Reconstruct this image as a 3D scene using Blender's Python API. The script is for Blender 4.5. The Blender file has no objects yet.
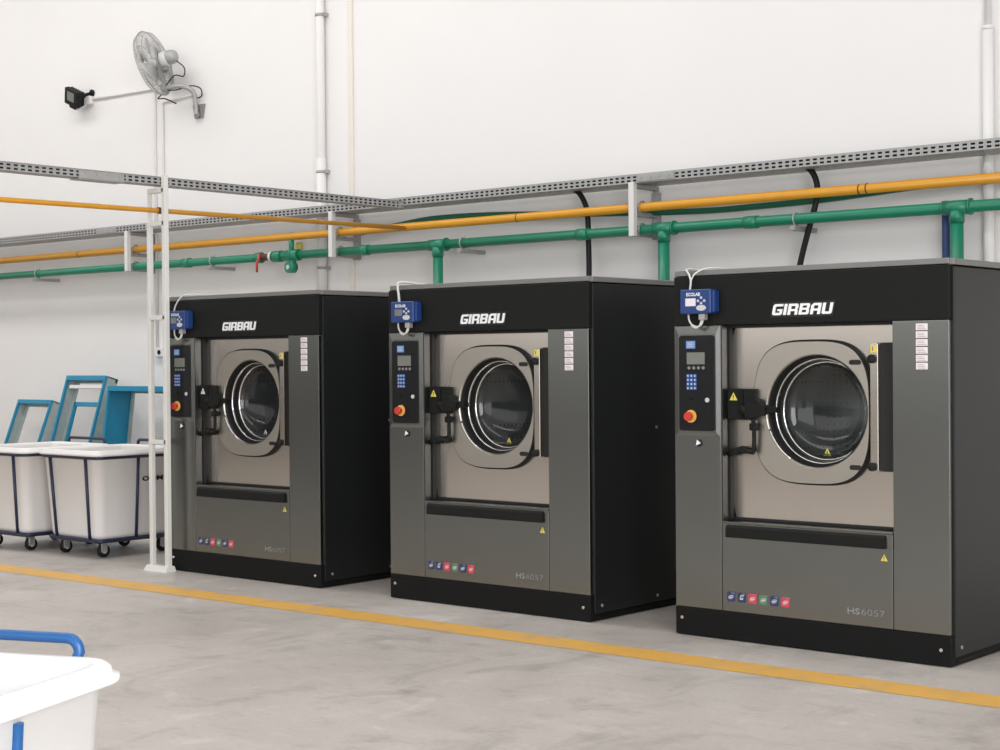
import bpy, bmesh, math, random
from mathutils import Vector, Matrix
random.seed(7)
COL = bpy.context.scene.collection
PI = math.pi
V = Vector

# ------------------------------------------------------------------ materials
def nodes_of(name):
    m = bpy.data.materials.new(name); m.use_nodes = True
    nt = m.node_tree
    return m, nt, nt.nodes['Principled BSDF']

def mat(name, col, rough=.5, metal=0., var=0., scale=6., bump=0., coat=0., spec=None, stretch=None):
    m, nt, b = nodes_of(name)
    b.inputs['Roughness'].default_value = rough
    b.inputs['Metallic'].default_value = metal
    b.inputs['Base Color'].default_value = (*col, 1)
    if coat: b.inputs['Coat Weight'].default_value = coat
    if spec is not None: b.inputs['Specular IOR Level'].default_value = spec
    tc = nt.nodes.new('ShaderNodeTexCoord'); src = tc.outputs['Object']
    if stretch:
        mp = nt.nodes.new('ShaderNodeMapping'); mp.inputs['Scale'].default_value = stretch
        nt.links.new(src, mp.inputs['Vector']); src = mp.outputs['Vector']
    n = nt.nodes.new('ShaderNodeTexNoise'); n.inputs['Scale'].default_value = scale
    n.inputs['Detail'].default_value = 5
    nt.links.new(src, n.inputs['Vector'])
    if var:
        mx = nt.nodes.new('ShaderNodeMix'); mx.data_type = 'RGBA'
        mx.inputs['A'].default_value = (*[c*(1-var) for c in col], 1)
        mx.inputs['B'].default_value = (*[min(1, c*(1+var)) for c in col], 1)
        nt.links.new(n.outputs['Fac'], mx.inputs['Factor'])
        nt.links.new(mx.outputs['Result'], b.inputs['Base Color'])
    if bump:
        bp = nt.nodes.new('ShaderNodeBump'); bp.inputs['Strength'].default_value = bump
        bp.inputs['Distance'].default_value = .01
        nt.links.new(n.outputs['Fac'], bp.inputs['Height'])
        nt.links.new(bp.outputs['Normal'], b.inputs['Normal'])
    return m

M = {}
M['wall'] = mat('white_wall_paint', (.815, .795, .78), .7, var=.025, scale=1.3)
M['ceiling'] = mat('ceiling_paint', (.5, .5, .5), .8, var=.03)
M['hall'] = mat('hall_wall_paint', (.74, .735, .72), .7, var=.04)
M['hall_dark'] = mat('hall_reflection_dark', (.055, .058, .06), .7, var=.05)
M['panel'] = mat('dark_steel_panel', (.225, .229, .217), .26, 1., var=.05, scale=3., stretch=(1, 1, 8))
M['steel'] = mat('brushed_steel', (.68, .62, .555), .22, 1., var=.05, scale=4., stretch=(2, 2, 30))
M['door_steel'] = mat('satin_door_steel', (.51, .475, .42), .34, 1., var=.03, scale=8.)
M['chrome'] = mat('polished_steel', (.75, .74, .72), .12, 1., var=.02)
M['dark_steel'] = mat('dark_funnel_steel', (.07, .07, .068), .3, .8, var=.1)
M['cap'] = mat('grey_cap_steel', (.23, .225, .217), .45, .5, var=.06, scale=3.)
M['black'] = mat('black_powder_coat', (.0085, .009, .0085), .55, var=.1, scale=30, spec=.18)
M['plinth'] = mat('plinth_black', (.0065, .0065, .0065), .55, var=.1, scale=30, spec=.16)
M['side'] = mat('charcoal_side_panel', (.010, .0115, .011), .38, var=.08, scale=4, spec=.36)
M['groove'] = mat('shadow_gap_black', (.008, .008, .008), .6, var=.1)
M['rubber'] = mat('black_rubber', (.008, .008, .008), .6, var=.1, spec=.3)
M['screen_black'] = mat('gloss_black_panel', (.008, .008, .009), .3, var=.05, spec=.3)
M['lcd'] = mat('grey_green_display', (.17, .18, .16), .25, var=.05)
M['white'] = mat('white_print', (.82, .82, .82), .5, var=.02)
M['grey_print'] = mat('grey_print', (.21, .21, .21), .4, var=.02)
M['light_print'] = mat('light_grey_print', (.55, .55, .54), .4, var=.02)
M['label_white'] = mat('label_white', (.74, .70, .71), .5, var=.04)
M['label_text'] = mat('label_text', (.35, .17, .2), .5, var=.1)
M['yellow_label'] = mat('yellow_label', (.70, .60, .10), .45, var=.03)
M['pale_label'] = mat('pale_label', (.70, .69, .66), .45, var=.03)
M['blue_key'] = mat('blue_keys', (.05, .13, .42), .4, var=.05)
M['blue_logo'] = mat('blue_badge', (.12, .27, .60), .4, var=.05)
M['red_button'] = mat('red_button', (.55, .04, .025), .35, var=.05)
M['amber'] = mat('amber_collar', (.80, .42, .09), .4, var=.05)
M['badge_navy'] = mat('badge_navy', (.02, .035, .12), .4, var=.05)
M['badge_red'] = mat('badge_red', (.60, .05, .09), .4, var=.05)
M['badge_green'] = mat('badge_green', (.09, .20, .11), .4, var=.05)
M['box_blue'] = mat('blue_plastic', (.012, .042, .175), .35, var=.04)
M['cable_white'] = mat('white_cable', (.62, .61, .58), .5, var=.04)
M['galv'] = mat('galvanised_steel', (.40, .40, .395), .5, .35, var=.18, scale=25)
M['galv_dark'] = mat('dull_zinc', (.30, .30, .295), .55, .4, var=.2, scale=18)
M['bracket_white'] = mat('bracket_white_paint', (.72, .71, .69), .5, var=.04)
M['bracket_grey'] = mat('bracket_grey_steel', (.36, .355, .35), .55, .3, var=.1)
M['yellow_pipe'] = mat('yellow_pipe_paint', (.70, .32, .022), .36, var=.07, scale=7)
M['green_pipe'] = mat('green_pipe_plastic', (.012, .205, .115), .36, var=.16, scale=5)
M['green_hose'] = mat('dark_green_hose', (.012, .12, .065), .42, var=.1)
M['blue_pipe'] = mat('blue_pipe_plastic', (.022, .065, .20), .4, var=.08)
M['copper'] = mat('rust_brown_clamp', (.12, .055, .03), .5, .3, var=.2)
M['red'] = mat('red_lever', (.45, .05, .04), .45, var=.08)
M['pvc'] = mat('white_pvc', (.78, .755, .74), .55, var=.03)
M['beige'] = mat('beige_trunking', (.80, .745, .67), .55, var=.04)
M['post'] = mat('cream_post_paint', (.70, .685, .65), .45, var=.05, scale=8)
M['cable'] = mat('black_cable', (.008, .008, .008), .55, var=.1, spec=.3)
M['bin'] = mat('white_bin_plastic', (.80, .79, .78), .38, var=.02, scale=5)
M['bin_far'] = mat('white_bin_plastic_used', (.79, .765, .745), .4, var=.03, scale=5)
M['navy'] = mat('navy_frame_paint', (.013, .018, .052), .4, var=.06)
M['blue_frame'] = mat('blue_frame_paint', (.010, .085, .26), .32, var=.05)
M['teal'] = mat('teal_paint', (.006, .235, .40), .4, var=.06)
M['tealgrey'] = mat('weathered_grey_side', (.36, .42, .41), .5, var=.22, scale=14)
M['fork'] = mat('zinc_caster_fork', (.55, .55, .55), .3, .8, var=.05)
M['wire'] = mat('grey_wire_cage', (.45, .45, .44), .35, .6, var=.05)
M['blade'] = mat('fan_blade_grey', (.60, .60, .59), .4, .2, var=.04)

def concrete():
    m, nt, b = nodes_of('polished_concrete')
    L = nt.links.new; N = nt.nodes.new
    tc = N('ShaderNodeTexCoord')
    def noise(scale, detail=6, rough=.6, dist=0., sc=(1, 1, 1)):
        mp = N('ShaderNodeMapping'); mp.inputs['Scale'].default_value = sc
        L(tc.outputs['Object'], mp.inputs['Vector'])
        n = N('ShaderNodeTexNoise'); n.inputs['Scale'].default_value = scale
        n.inputs['Detail'].default_value = detail; n.inputs['Roughness'].default_value = rough
        n.inputs['Distortion'].default_value = dist
        L(mp.outputs['Vector'], n.inputs['Vector']); return n.outputs['Fac']
    def ramp(f, stops):
        r = N('ShaderNodeValToRGB')
        r.color_ramp.elements[0].position = stops[0][0]; r.color_ramp.elements[0].color = (*stops[0][1], 1)
        r.color_ramp.elements[1].position = stops[-1][0]; r.color_ramp.elements[1].color = (*stops[-1][1], 1)
        for p, c in stops[1:-1]:
            e = r.color_ramp.elements.new(p); e.color = (*c, 1)
        L(f, r.inputs['Fac']); return r.outputs['Color']
    def mul(a, bb, f=1.):
        x = N('ShaderNodeMix'); x.data_type = 'RGBA'; x.blend_type = 'MULTIPLY'
        x.inputs['Factor'].default_value = f
        L(a, x.inputs['A']); L(bb, x.inputs['B']); return x.outputs['Result']
    base = ramp(noise(.55, 8, .62, .6), [(.3, (.385, .345, .31)), (.5, (.475, .432, .394)), (.7, (.565, .516, .475))])
    streak = ramp(noise(2.2, 7, .65, 1.2, (1, .55, 1)), [(.34, (.78, .78, .78)), (.47, (1, 1, 1)), (.58, (1.0, 1.0, 1.0)), (.70, (1.2, 1.2, 1.2))])
    spots = ramp(noise(6., 3, .5, .3), [(.22, (.72, .72, .72)), (.31, (1, 1, 1)), (.8, (1, 1, 1))])
    fine = ramp(noise(38., 3), [(.3, (.94, .94, .94)), (.7, (1.05, 1.05, 1.05))])
    dash = ramp(noise(7., 4, .6, .4, (.55, 1.5, 1)), [(.30, (.86, .86, .86)), (.44, (1, 1, 1)), (.58, (1, 1, 1)), (.70, (1.10, 1.10, 1.10))])
    c = mul(mul(mul(mul(base, streak), spots, .8), fine), dash)
    L(c, b.inputs['Base Color'])
    rr = N('ShaderNodeMapRange'); rr.inputs['To Min'].default_value = .30; rr.inputs['To Max'].default_value = .52
    L(noise(1.4, 5), rr.inputs['Value']); L(rr.outputs['Result'], b.inputs['Roughness'])
    bp = N('ShaderNodeBump'); bp.inputs['Strength'].default_value = .12; bp.inputs['Distance'].default_value = .01
    L(noise(9., 5), bp.inputs['Height']); L(bp.outputs['Normal'], b.inputs['Normal'])
    return m
M['floor'] = concrete()

def line_paint():
    m, nt, b = nodes_of('worn_yellow_floor_paint')
    L = nt.links.new; N = nt.nodes.new
    tc = N('ShaderNodeTexCoord'); n = N('ShaderNodeTexNoise')
    n.inputs['Scale'].default_value = 5.; n.inputs['Detail'].default_value = 8; n.inputs['Roughness'].default_value = .7
    L(tc.outputs['Object'], n.inputs['Vector'])
    r = N('ShaderNodeValToRGB')
    r.color_ramp.elements[0].position = .28; r.color_ramp.elements[0].color = (.50, .36, .18, 1)
    r.color_ramp.elements[1].position = .5; r.color_ramp.elements[1].color = (.74, .41, .085, 1)
    L(n.outputs['Fac'], r.inputs['Fac']); L(r.outputs['Color'], b.inputs['Base Color'])
    b.inputs['Roughness'].default_value = .45
    return m
M['line'] = line_paint()

def glass():
    m, nt, b = nodes_of('door_glass')
    L = nt.links.new; N = nt.nodes.new
    out = nt.nodes['Material Output']
    b.inputs['Base Color'].default_value = (.035, .038, .038, 1)
    b.inputs['Roughness'].default_value = .06
    b.inputs['IOR'].default_value = 1.7
    tr = N('ShaderNodeBsdfTransparent'); tr.inputs['Color'].default_value = (.62, .65, .65, 1)
    mx = N('ShaderNodeMixShader'); mx.inputs['Fac'].default_value = .48
    L(tr.outputs['BSDF'], mx.inputs[1]); L(b.outputs['BSDF'], mx.inputs[2])
    L(mx.outputs['Shader'], out.inputs['Surface'])
    return m
M['glass'] = glass()

def drum():
    m, nt, b = nodes_of('perforated_drum_steel')
    L = nt.links.new; N = nt.nodes.new
    tc = N('ShaderNodeTexCoord'); v = N('ShaderNodeTexVoronoi')
    v.inputs['Scale'].default_value = 26.; v.inputs['Randomness'].default_value = .1
    L(tc.outputs['Object'], v.inputs['Vector'])
    r = N('ShaderNodeValToRGB')
    r.color_ramp.elements[0].position = .12; r.color_ramp.elements[0].color = (.05, .05, .05, 1)
    r.color_ramp.elements[1].position = .2; r.color_ramp.elements[1].color = (.5, .5, .49, 1)
    L(v.outputs['Distance'], r.inputs['Fac']); L(r.outputs['Color'], b.inputs['Base Color'])
    b.inputs['Metallic'].default_value = .8; b.inputs['Roughness'].default_value = .35
    return m
M['drum'] = drum()

# ------------------------------------------------------------------ mesh builder
class MB:
    def __init__(s): s.bm = bmesh.new(); s.mi = 0
    def _f(s, vs, smooth=False):
        try: f = s.bm.faces.new(vs)
        except ValueError: return None
        f.material_index = s.mi; f.smooth = smooth; return f
    def box(s, x0, x1, y0, y1, z0, z1, bev=0., seg=2):
        r = bmesh.ops.create_cube(s.bm, size=1.)
        vs = r['verts']
        for v in vs:
            v.co = V((x0+(v.co.x+.5)*(x1-x0), y0+(v.co.y+.5)*(y1-y0), z0+(v.co.z+.5)*(z1-z0)))
        fs = {f for v in vs for f in v.link_faces}
        for f in fs: f.material_index = s.mi
        if bev:
            es = list({e for v in vs for e in v.link_edges})
            bmesh.ops.bevel(s.bm, geom=es, offset=bev, segments=seg, affect='EDGES', profile=.5, material=-1)
        return s
    def obox(s, c, size, R, bev=0.):
        n0 = len(s.bm.verts); s.bm.verts.ensure_lookup_table()
        old = set(s.bm.verts)
        s.box(-size[0]/2, size[0]/2, -size[1]/2, size[1]/2, -size[2]/2, size[2]/2, bev)
        for v in s.bm.verts:
            if v not in old: v.co = R @ v.co + V(c)
        return s
    def loft(s, loops, caps=(False, False), smooth=True, closed=True):
        R = [[s.bm.verts.new(p) for p in l] for l in loops]
        n = len(R[0])
        for a, b in zip(R, R[1:]):
            for i in range(n if closed else n-1):
                j = (i+1) % n
                s._f((a[i], a[j], b[j], b[i]), smooth)
        if caps[0]: s._f(list(reversed(R[0])))
        if caps[1]: s._f(R[-1])
        return s
    def tube(s, pts, r, seg=12, caps=True, smooth=True):
        pts = [V(p) for p in pts]
        up = V((0, 0, 1)); loops = []
        prev = None
        for i, p in enumerate(pts):
            if i == 0: t = pts[1]-p
            elif i == len(pts)-1: t = p-pts[-2]
            else: t = (pts[i+1]-p).normalized()+(p-pts[i-1]).normalized()
            t.normalize()
            if prev is None:
                a = t.orthogonal().normalized()
            else:
                a = prev - t*prev.dot(t)
                a = a.normalized() if a.length > 1e-6 else t.orthogonal().normalized()
            prev = a; b = t.cross(a)
            rr = r[i] if isinstance(r, (list, tuple)) else r
            loops.append([p+(a*math.cos(2*PI*k/seg)+b*math.sin(2*PI*k/seg))*rr for k in range(seg)])
        return s.loft(loops, (caps, caps), smooth)
    def cyl(s, a, b, r, seg=20, r2=None):
        return s.tube([a, b], [r, r if r2 is None else r2], seg)
    def prism(s, pts, y0, y1):           # polygon in x-z extruded along y
        a = [s.bm.verts.new((x, y0, z)) for x, z in pts]
        b = [s.bm.verts.new((x, y1, z)) for x, z in pts]
        s._f(a); s._f(list(reversed(b)))
        n = len(pts)
        for i in range(n):
            j = (i+1) % n; s._f((a[j], a[i], b[i], b[j]))
        return s
    def build(s, name, mats, parent=None, loc=None):
        bmesh.ops.recalc_face_normals(s.bm, faces=s.bm.faces[:])
        me = bpy.data.meshes.new(name); s.bm.to_mesh(me); s.bm.free()
        if not isinstance(mats, (list, tuple)): mats = [mats]
        for m in mats: me.materials.append(M[m])
        o = bpy.data.objects.new(name, me); COL.objects.link(o)
        if parent: o.parent = parent
        if loc: o.location = loc
        return o

def tag(o, label=None, cat=None, group=None, kind=None):
    if label: o['label'] = label
    if cat: o['category'] = cat
    if group: o['group'] = group
    if kind: o['kind'] = kind
    return o
def empty(name, loc, rz=0.):
    o = bpy.data.objects.new(name, None); COL.objects.link(o)
    o.location = loc; o.rotation_euler = (0, 0, rz); o.empty_display_size = .2
    return o
def struct(o): o['kind'] = 'structure'; return o

def arc(c, r, a0, a1, n, plane='xz'):
    out = []
    for i in range(n+1):
        a = a0+(a1-a0)*i/n; u, w = r*math.cos(a), r*math.sin(a)
        out.append({'xz': (c[0]+u, c[1], c[2]+w), 'xy': (c[0]+u, c[1]+w, c[2]), 'yz': (c[0], c[1]+u, c[2]+w)}[plane])
    return out
def smooth_path(pts, n=8):
    P = [V(p) for p in pts]; out = []
    for i in range(len(P)-1):
        p0 = P[max(i-1, 0)]; p1 = P[i]; p2 = P[i+1]; p3 = P[min(i+2, len(P)-1)]
        for k in range(n):
            t = k/n
            out.append(.5*((2*p1)+(p2-p0)*t+(2*p0-5*p1+4*p2-p3)*t*t+(3*p1-p0-3*p2+p3)*t**3))
    out.append(P[-1]); return out
def rrect(hx, hy, r, z, n=6, c=(0, 0)):
    pts = []
    for cx, cy, a in ((hx-r, hy-r, 0), (-hx+r, hy-r, PI/2), (-hx+r, -hy+r, PI), (hx-r, -hy+r, 1.5*PI)):
        for i in range(n+1):
            t = a+PI/2*i/n
            pts.append((c[0]+cx+r*math.cos(t), c[1]+cy+r*math.sin(t), z))
    return pts
def rrect_xz(x0, x1, z0, z1, r, n=5):
    return [(p[0], p[1]) for p in rrect((x1-x0)/2, (z1-z0)/2, r, 0, n, ((x0+x1)/2, (z0+z1)/2))]

def text_mesh(mb, txt, x, z, h, y, fat=0., width=None, shear=0., depth=.0015):
    cu = bpy.data.curves.new('lettering', 'FONT'); cu.body = txt; cu.size = 1.; cu.offset = fat; cu.resolution_u = 3
    o = bpy.data.objects.new('lettering', cu); COL.objects.link(o)
    bpy.context.view_layer.update()
    dg = bpy.context.evaluated_depsgraph_get()
    me = bpy.data.meshes.new_from_object(o.evaluated_get(dg))
    xs = [v.co.x for v in me.vertices]; ys = [v.co.y for v in me.vertices]
    x0, x1, y0, y1 = min(xs), max(xs), min(ys), max(ys)
    k = h/(y1-y0); kx = k if width is None else width/(x1-x0)
    vs = [mb.bm.verts.new((x+(v.co.x-x0)*kx+shear*(v.co.y-y0)*k, y, z+(v.co.y-y0)*k)) for v in me.vertices]
    for p in me.polygons:
        mb._f([vs[i] for i in p.vertices])
    bpy.data.objects.remove(o); bpy.data.curves.remove(cu); bpy.data.meshes.remove(me)

# ------------------------------------------------------------------ room
HW = 2.72        # face of the back wall
b = MB(); b.box(-10, 12, -14, HW+.3, -.2, 0); struct(b.build('floor', 'floor'))
b = MB(); b.box(-10, 12, HW, HW+.3, 0, 7.2); struct(b.build('wall_back', 'wall'))
b = MB(); b.box(-10.3, -10, -14, HW+.3, 0, 7.2); struct(b.build('wall_left', 'hall'))
b = MB(); b.box(12, 12.3, -4.4, HW+.3, 0, 7.2); b.box(12, 12.3, -14, -10.6, 0, 7.2); b.box(12, 12.3, -10.6, -4.4, 5.5, 7.2); struct(b.build('wall_right', 'hall'))
b = MB()
b.box(-10, 3.5, -14.3, -14, 0, 7.2); b.box(11.5, 12, -14.3, -14, 0, 7.2); b.box(3.5, 11.5, -14.3, -14, 4.6, 7.2)
struct(b.build('wall_front', 'hall'))
b = MB(); b.box(-10, -9.97, -14, HW, 0, 1.75); b.box(-9.97, 3.5, -14, -13.9, 0, 1.75); struct(b.build('reflection_band_1', 'hall_dark'))  # unseen dark band, added to darken the reflections in the washer fronts
b = MB()
edges = [-14, -12.2, -10.4, -6.2, -4.4, -1.1, .3, HW+.3]
for i in range(0, len(edges), 2): b.box(-10.3, 12.3, edges[i], edges[i+1], 7.2, 7.4)
struct(b.build('ceiling', 'ceiling'))

# painted safety line
b = MB()
zs = .0015
pts = [(-7.5, -.60), (-2, -.575), (3.4, -.485), (6.3, -.452), (11.9, -.43)]
w = .225
top = [(x, y) for x, y in pts]
va = [b.bm.verts.new((x, y, zs)) for x, y in top]; vb = [b.bm.verts.new((x, y-w, zs)) for x, y in top]
for i in range(len(pts)-1): b._f((va[i], va[i+1], vb[i+1], vb[i]))
o = struct(b.build('floor_marking_line', 'line'))

# ------------------------------------------------------------------ washing machines
LOGO = {  # outlines on a 6 x 7 grid: outer, then a counter where there is one
 'G': [[(1, 7), (6, 7), (6, 5.5), (1.9, 5.5), (1.6, 5.1), (1.6, 1.9), (1.9, 1.5), (4.4, 1.5), (4.4, 2.6), (2.8, 2.6), (2.8, 3.8), (6, 3.8), (6, .8), (5.2, 0), (.9, 0), (0, .9), (0, 6)]],
 'I': [[(0, 0), (0, 7), (1.7, 7), (1.7, 0)]],
 'R': [[(0, 0), (0, 7), (5.2, 7), (6, 6.2), (6, 4.0), (5.5, 3.4), (6, 2.8), (6, 0), (4.4, 0), (4.4, 2.3), (1.7, 2.3), (1.7, 0)], [(1.7, 3.6), (4.3, 3.6), (4.3, 5.5), (1.7, 5.5)]],
 'B': [[(0, 0), (0, 7), (5.3, 7), (6, 6.3), (6, 4.2), (5.5, 3.6), (6, 3.0), (6, .8), (5.2, 0)], [(1.7, 1.4), (4.3, 1.4), (4.3, 2.9), (1.7, 2.9)], [(1.7, 4.2), (4.3, 4.2), (4.3, 5.6), (1.7, 5.6)]],
 'A': [[(0, 0), (0, 5.6), (1.4, 7), (6, 7), (6, 0), (4.3, 0), (4.3, 2.2), (1.7, 2.2), (1.7, 0)], [(1.7, 3.5), (4.3, 3.5), (4.3, 5.5), (1.9, 5.5), (1.7, 5.2)]],
 'U': [[(0, 7), (1.7, 7), (1.7, 1.9), (2.0, 1.5), (4.3, 1.5), (4.3, 7), (6, 7), (6, .8), (5.2, 0), (.8, 0), (0, .8)]],
}
def logo(mb, x, z, h, width, y0, shear=.22, grow=0.):
    adv = {'G': 6.9, 'I': 2.6, 'R': 6.9, 'B': 6.9, 'A': 6.9, 'U': 6.}
    tot = sum(adv.values()); k = (width-shear*h)/tot; kz = h/7.
    if grow:
        g = grow
        mb.prism([(x-g, z-g), (x+tot*k+g*.6, z-g), (x+tot*k+g+shear*h, z+h+g), (x-g*.6+shear*h, z+h+g)], y0, .0005); return
    cx = 0.
    for c in 'GIRBAU':
        cu = bpy.data.curves.new('lettering', 'CURVE'); cu.dimensions = '2D'; cu.fill_mode = 'BOTH'; cu.extrude = .002
        for poly in LOGO[c]:
            sp = cu.splines.new('POLY'); sp.points.add(len(poly)-1); sp.use_cyclic_u = True
            for q, (u, w_) in zip(sp.points, poly): q.co = (x+(cx+u)*k+shear*w_*kz, z+w_*kz, 0, 1)
        o = bpy.data.objects.new('lettering', cu); COL.objects.link(o); bpy.context.view_layer.update()
        me = bpy.data.meshes.new_from_object(o.evaluated_get(bpy.context.evaluated_depsgraph_get()))
        vs = [mb.bm.verts.new((v.co.x, y0-v.co.z, v.co.y)) for v in me.vertices]
        for p in me.polygons: mb._f([vs[i] for i in p.vertices])
        bpy.data.objects.remove(o); bpy.data.curves.remove(cu); bpy.data.meshes.remove(me)
        cx += adv[c]

def triangle(mb, x, z, s, y, mark=True):
    mb.mi = 0; mb.prism([(x-s/2, z-s*.42), (x+s/2, z-s*.42), (x, z+s*.46)], y-.0015, y+.0005)
    if mark:
        mb.mi = 1
        mb.box(x-s*.05, x+s*.05, y-.003, y-.001, z-s*.12, z+s*.16); mb.box(x-s*.05, x+s*.05, y-.003, y-.001, z-s*.3, z-s*.2)
        mb.mi = 0

W, H, D = 1.537, 1.90, 1.50
def washer(x0, label, yellow='yellow_label'):
    t = empty('washing_machine', (x0, 0, 0))
    tag(t, label, 'washing machine', 'industrial washers in a row')
    # body core
    b = MB(); b.box(.012, .05, .105, D, .03, 1.868); b.box(1.484, 1.522, .105, D, .03, 1.868); b.box(.012, 1.522, D-.03, D, .03, 1.868); b.box(.012, 1.522, .105, D, 1.83, 1.868); b.box(.012, 1.522, .105, D, .03, .07)
    b.box(.012, .284, .02, .2, .14, 1.868); b.box(1.25, 1.522, .02, .2, .14, 1.868); b.box(.012, 1.522, .02, .2, .14, .60); b.box(.012, 1.522, .02, .2, 1.62, 1.868)
    core = b.build('cabinet_body', 'groove', t)
    for nm, xa, xb in (('side_panel', 1.523, W+.004), ('side_panel', -.004, .011)):
        b = MB(); b.box(xa, xb, .03, D+.005, .045, 1.862, .004)
        s_ = b.build(nm, 'side', t)
        if xa > 1:
            for yy, zz in ((.09, .085), (.62, .08), (.62, 1.05)):
                b = MB(); b.cyl((W+.001, yy, zz), (W+.009, yy, zz), .009, 12); b.build('screw', 'galv_dark', s_)
    b = MB(); b.box(.002, 1.526, .012, D+.012, 1.872, 1.90, .003)
    b.box(1.518, W+.012, .02, D+.012, 1.868, 1.897, .003); b.box(-.008, .01, .02, D+.012, 1.868, 1.897, .003)
    b.build('top_cap', 'cap', t)
    b = MB(); b.box(0, 1.531, 0, .05, 1.614, 1.868, .004); f = b.build('fascia_panel', 'black', t)
    b = MB(); logo(b, .592, 1.655, .055, .345, -.0045)
    lg = b.build('maker_lettering', 'white', f)
    b = MB(); logo(b, .592, 1.655, .055, .345, -.0022, grow=.011); b.build('lettering_outline', 'groove', f)
    # base plinth
    b = MB(); b.box(0, 1.534, -.004, .06, .004, .146, .004)
    b.box(.006, 1.532, .05, D, 0.004, .045); b.box(1.50, 1.538, .055, 1.30, .012, .03, .004)
    pl = b.build('base_plinth', 'plinth', t)
    for xs, zz in ((.042, .092), (1.485, .079)):
        b = MB(); b.cyl((xs, -.001, zz), (xs, -.009, zz), .0085, 14); b.build('screw', 'chrome', pl)
    # control column with raised picture-frame bevel round the control panel
    b = MB(); b.box(0, .285, 0, .105, .148, 1.612, .003)
    o4 = lambda x0, x1, z0, z1, y: [(x0, y, z0), (x1, y, z0), (x1, y, z1), (x0, y, z1)]
    b.loft([o4(.004, .281, 1.04, 1.609, -.0005), o4(.028, .260, 1.060, 1.572, -.006)], (False, True), smooth=False)
    col = b.build('control_column', 'panel', t)
    b = MB(); b.prism(rrect_xz(.035, .253, 1.068, 1.562, .016), -.010, -.004)
    cp = b.build('control_panel', 'screen_black', t)
    yp = -.0105
    b = MB(); b.box(.082, .138, yp-.003, yp+.001, 1.494, 1.534, .001); b.mi = 1
    for k in range(3): b.box(.092, .128, yp-.0045, yp-.002, 1.503+k*.009, 1.507+k*.009)
    b.build('blue_badge', ['blue_logo', 'light_print'], cp)
    b = MB(); b.box(.085, .195, yp-.002, yp+.001, 1.412, 1.474, .001); b.build('display', 'lcd', cp)
    b = MB()
    for k in range(4): b.cyl((.100+k*.029, yp+.001, 1.394), (.100+k*.029, yp-.004, 1.394), .0085, 12)
    b.build('soft_key', 'grey_print', cp)
    b = MB()
    for i in range(3):
        for j in range(4):
            b.mi = 0; b.box(.0835+i*.0215, .1015+i*.0215, yp-.003, yp+.001, 1.280+j*.0212, 1.298+j*.0212, .002)
            b.mi = 1; b.box(.0885+i*.0215, .0965+i*.0215, yp-.0042, yp-.002, 1.285+j*.0212, 1.293+j*.0212)
    b.build('keypad', ['blue_key', 'light_print'], cp)
    b = MB(); b.cyl((.11, yp+.001, 1.143), (.11, yp-.006, 1.143), .033, 28); bc = b.build('emergency_stop', 'amber', cp)
    b = MB(); b.tube([(.11, yp-.004, 1.143), (.11, yp-.022, 1.143), (.11, yp-.024, 1.143), (.11, yp-.038, 1.143)], [.014, .014, .024, .022], 24)
    b.build('push_button', 'red_button', bc)
    b = MB(); b.cyl((.211, yp+.001, 1.228), (.211, yp-.006, 1.228), .012, 16); b.build('key_switch', 'light_print', cp)
    b = MB(); b.cyl((.112, yp+.001, 1.236), (.112, yp-.003, 1.236), .007, 12); b.build('indicator', 'plinth', cp)
    b = MB(); b.cyl((.15, .001, 1.004), (.15, -.006, 1.004), .019, 20); b.mi = 1
    b.prism([(.137, .992), (.166, 1.004), (.143, 1.021)], -.010, -.005)
    b.build('panel_lock', ['groove', 'white'], col)
    # right column
    b = MB(); b.box(1.244, 1.530, 0, .105, .148, 1.612, .003); rc = b.build('side_column', 'panel', t)
    for k in range(6):
        z1 = 1.598-k*.0368
        b = MB(); b.box(1.365, 1.424, -.0015, .001, z1-.031, z1); b.mi = 1
        for q in range(3): b.box(1.372, 1.405+(q*7 % 3)*.005, -.0022, -.001, z1-.010-q*.008, z1-.0078-q*.008)
        b.build('instruction_label', ['label_white', 'label_text'], rc)
    # lower panel
    b = MB(); b.box(.288, 1.241, 0, .105, .148, .600, .003); b.box(.288, 1.241, -.004, .105, .600, .608, .002)
    lp = b.build('lower_panel', 'panel', t)
    b = MB()
    prof = [(.0, .529), (-.016, .529), (-.018, .535), (-.014, .580), (-.006, .592), (.0, .592)]
    b.loft([[(.317, y, z) for y, z in prof], [(1.203, y, z) for y, z in prof]], (True, True), smooth=False)
    b.build('grab_rail', 'black', lp)
    b = MB(); triangle(b, 1.196, .486, .036, 0.); b.build('warning_sticker', ['yellow_label', 'groove'], lp)
    cols = ['badge_navy', 'badge_navy', 'badge_red', 'badge_green', 'badge_navy', 'badge_red']
    for k in range(6):
        xa = .316+k*.0635
        b = MB(); b.prism([(xa, .206), (xa+.006, .200), (xa+.040, .200), (xa+.047, .207), (xa+.047, .240), (xa+.053, .250), (xa+.006, .250), (xa, .244)], -.0018, .001)
        b.mi = 1
        if k == 1:
            b.prism([(xa+.012, .214), (xa+.030, .214), (xa+.034, .224), (xa+.024, .224), (xa+.022, .220), (xa+.018, .220), (xa+.021, .232), (xa+.036, .232), (xa+.037, .238), (xa+.018, .238)], -.003, -.001)
        else:
            b.box(xa+.009, xa+.036, -.003, -.001, .219, .226); b.box(xa+.016, xa+.040, -.003, -.001, .229, .2325)
            b.box(xa+.009, xa+.028, -.003, -.001, .2135, .2165)
        b.mi = 2; b.box(xa+.026, xa+.046, -.003, -.001, .241, .2465)
        b.build('feature_badge', [cols[k], 'light_print', 'grey_print'], lp)
    b = MB(); text_mesh(b, 'HS', 1.0, .202, .031, -.0012, .022, .066); b.mi = 1
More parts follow.
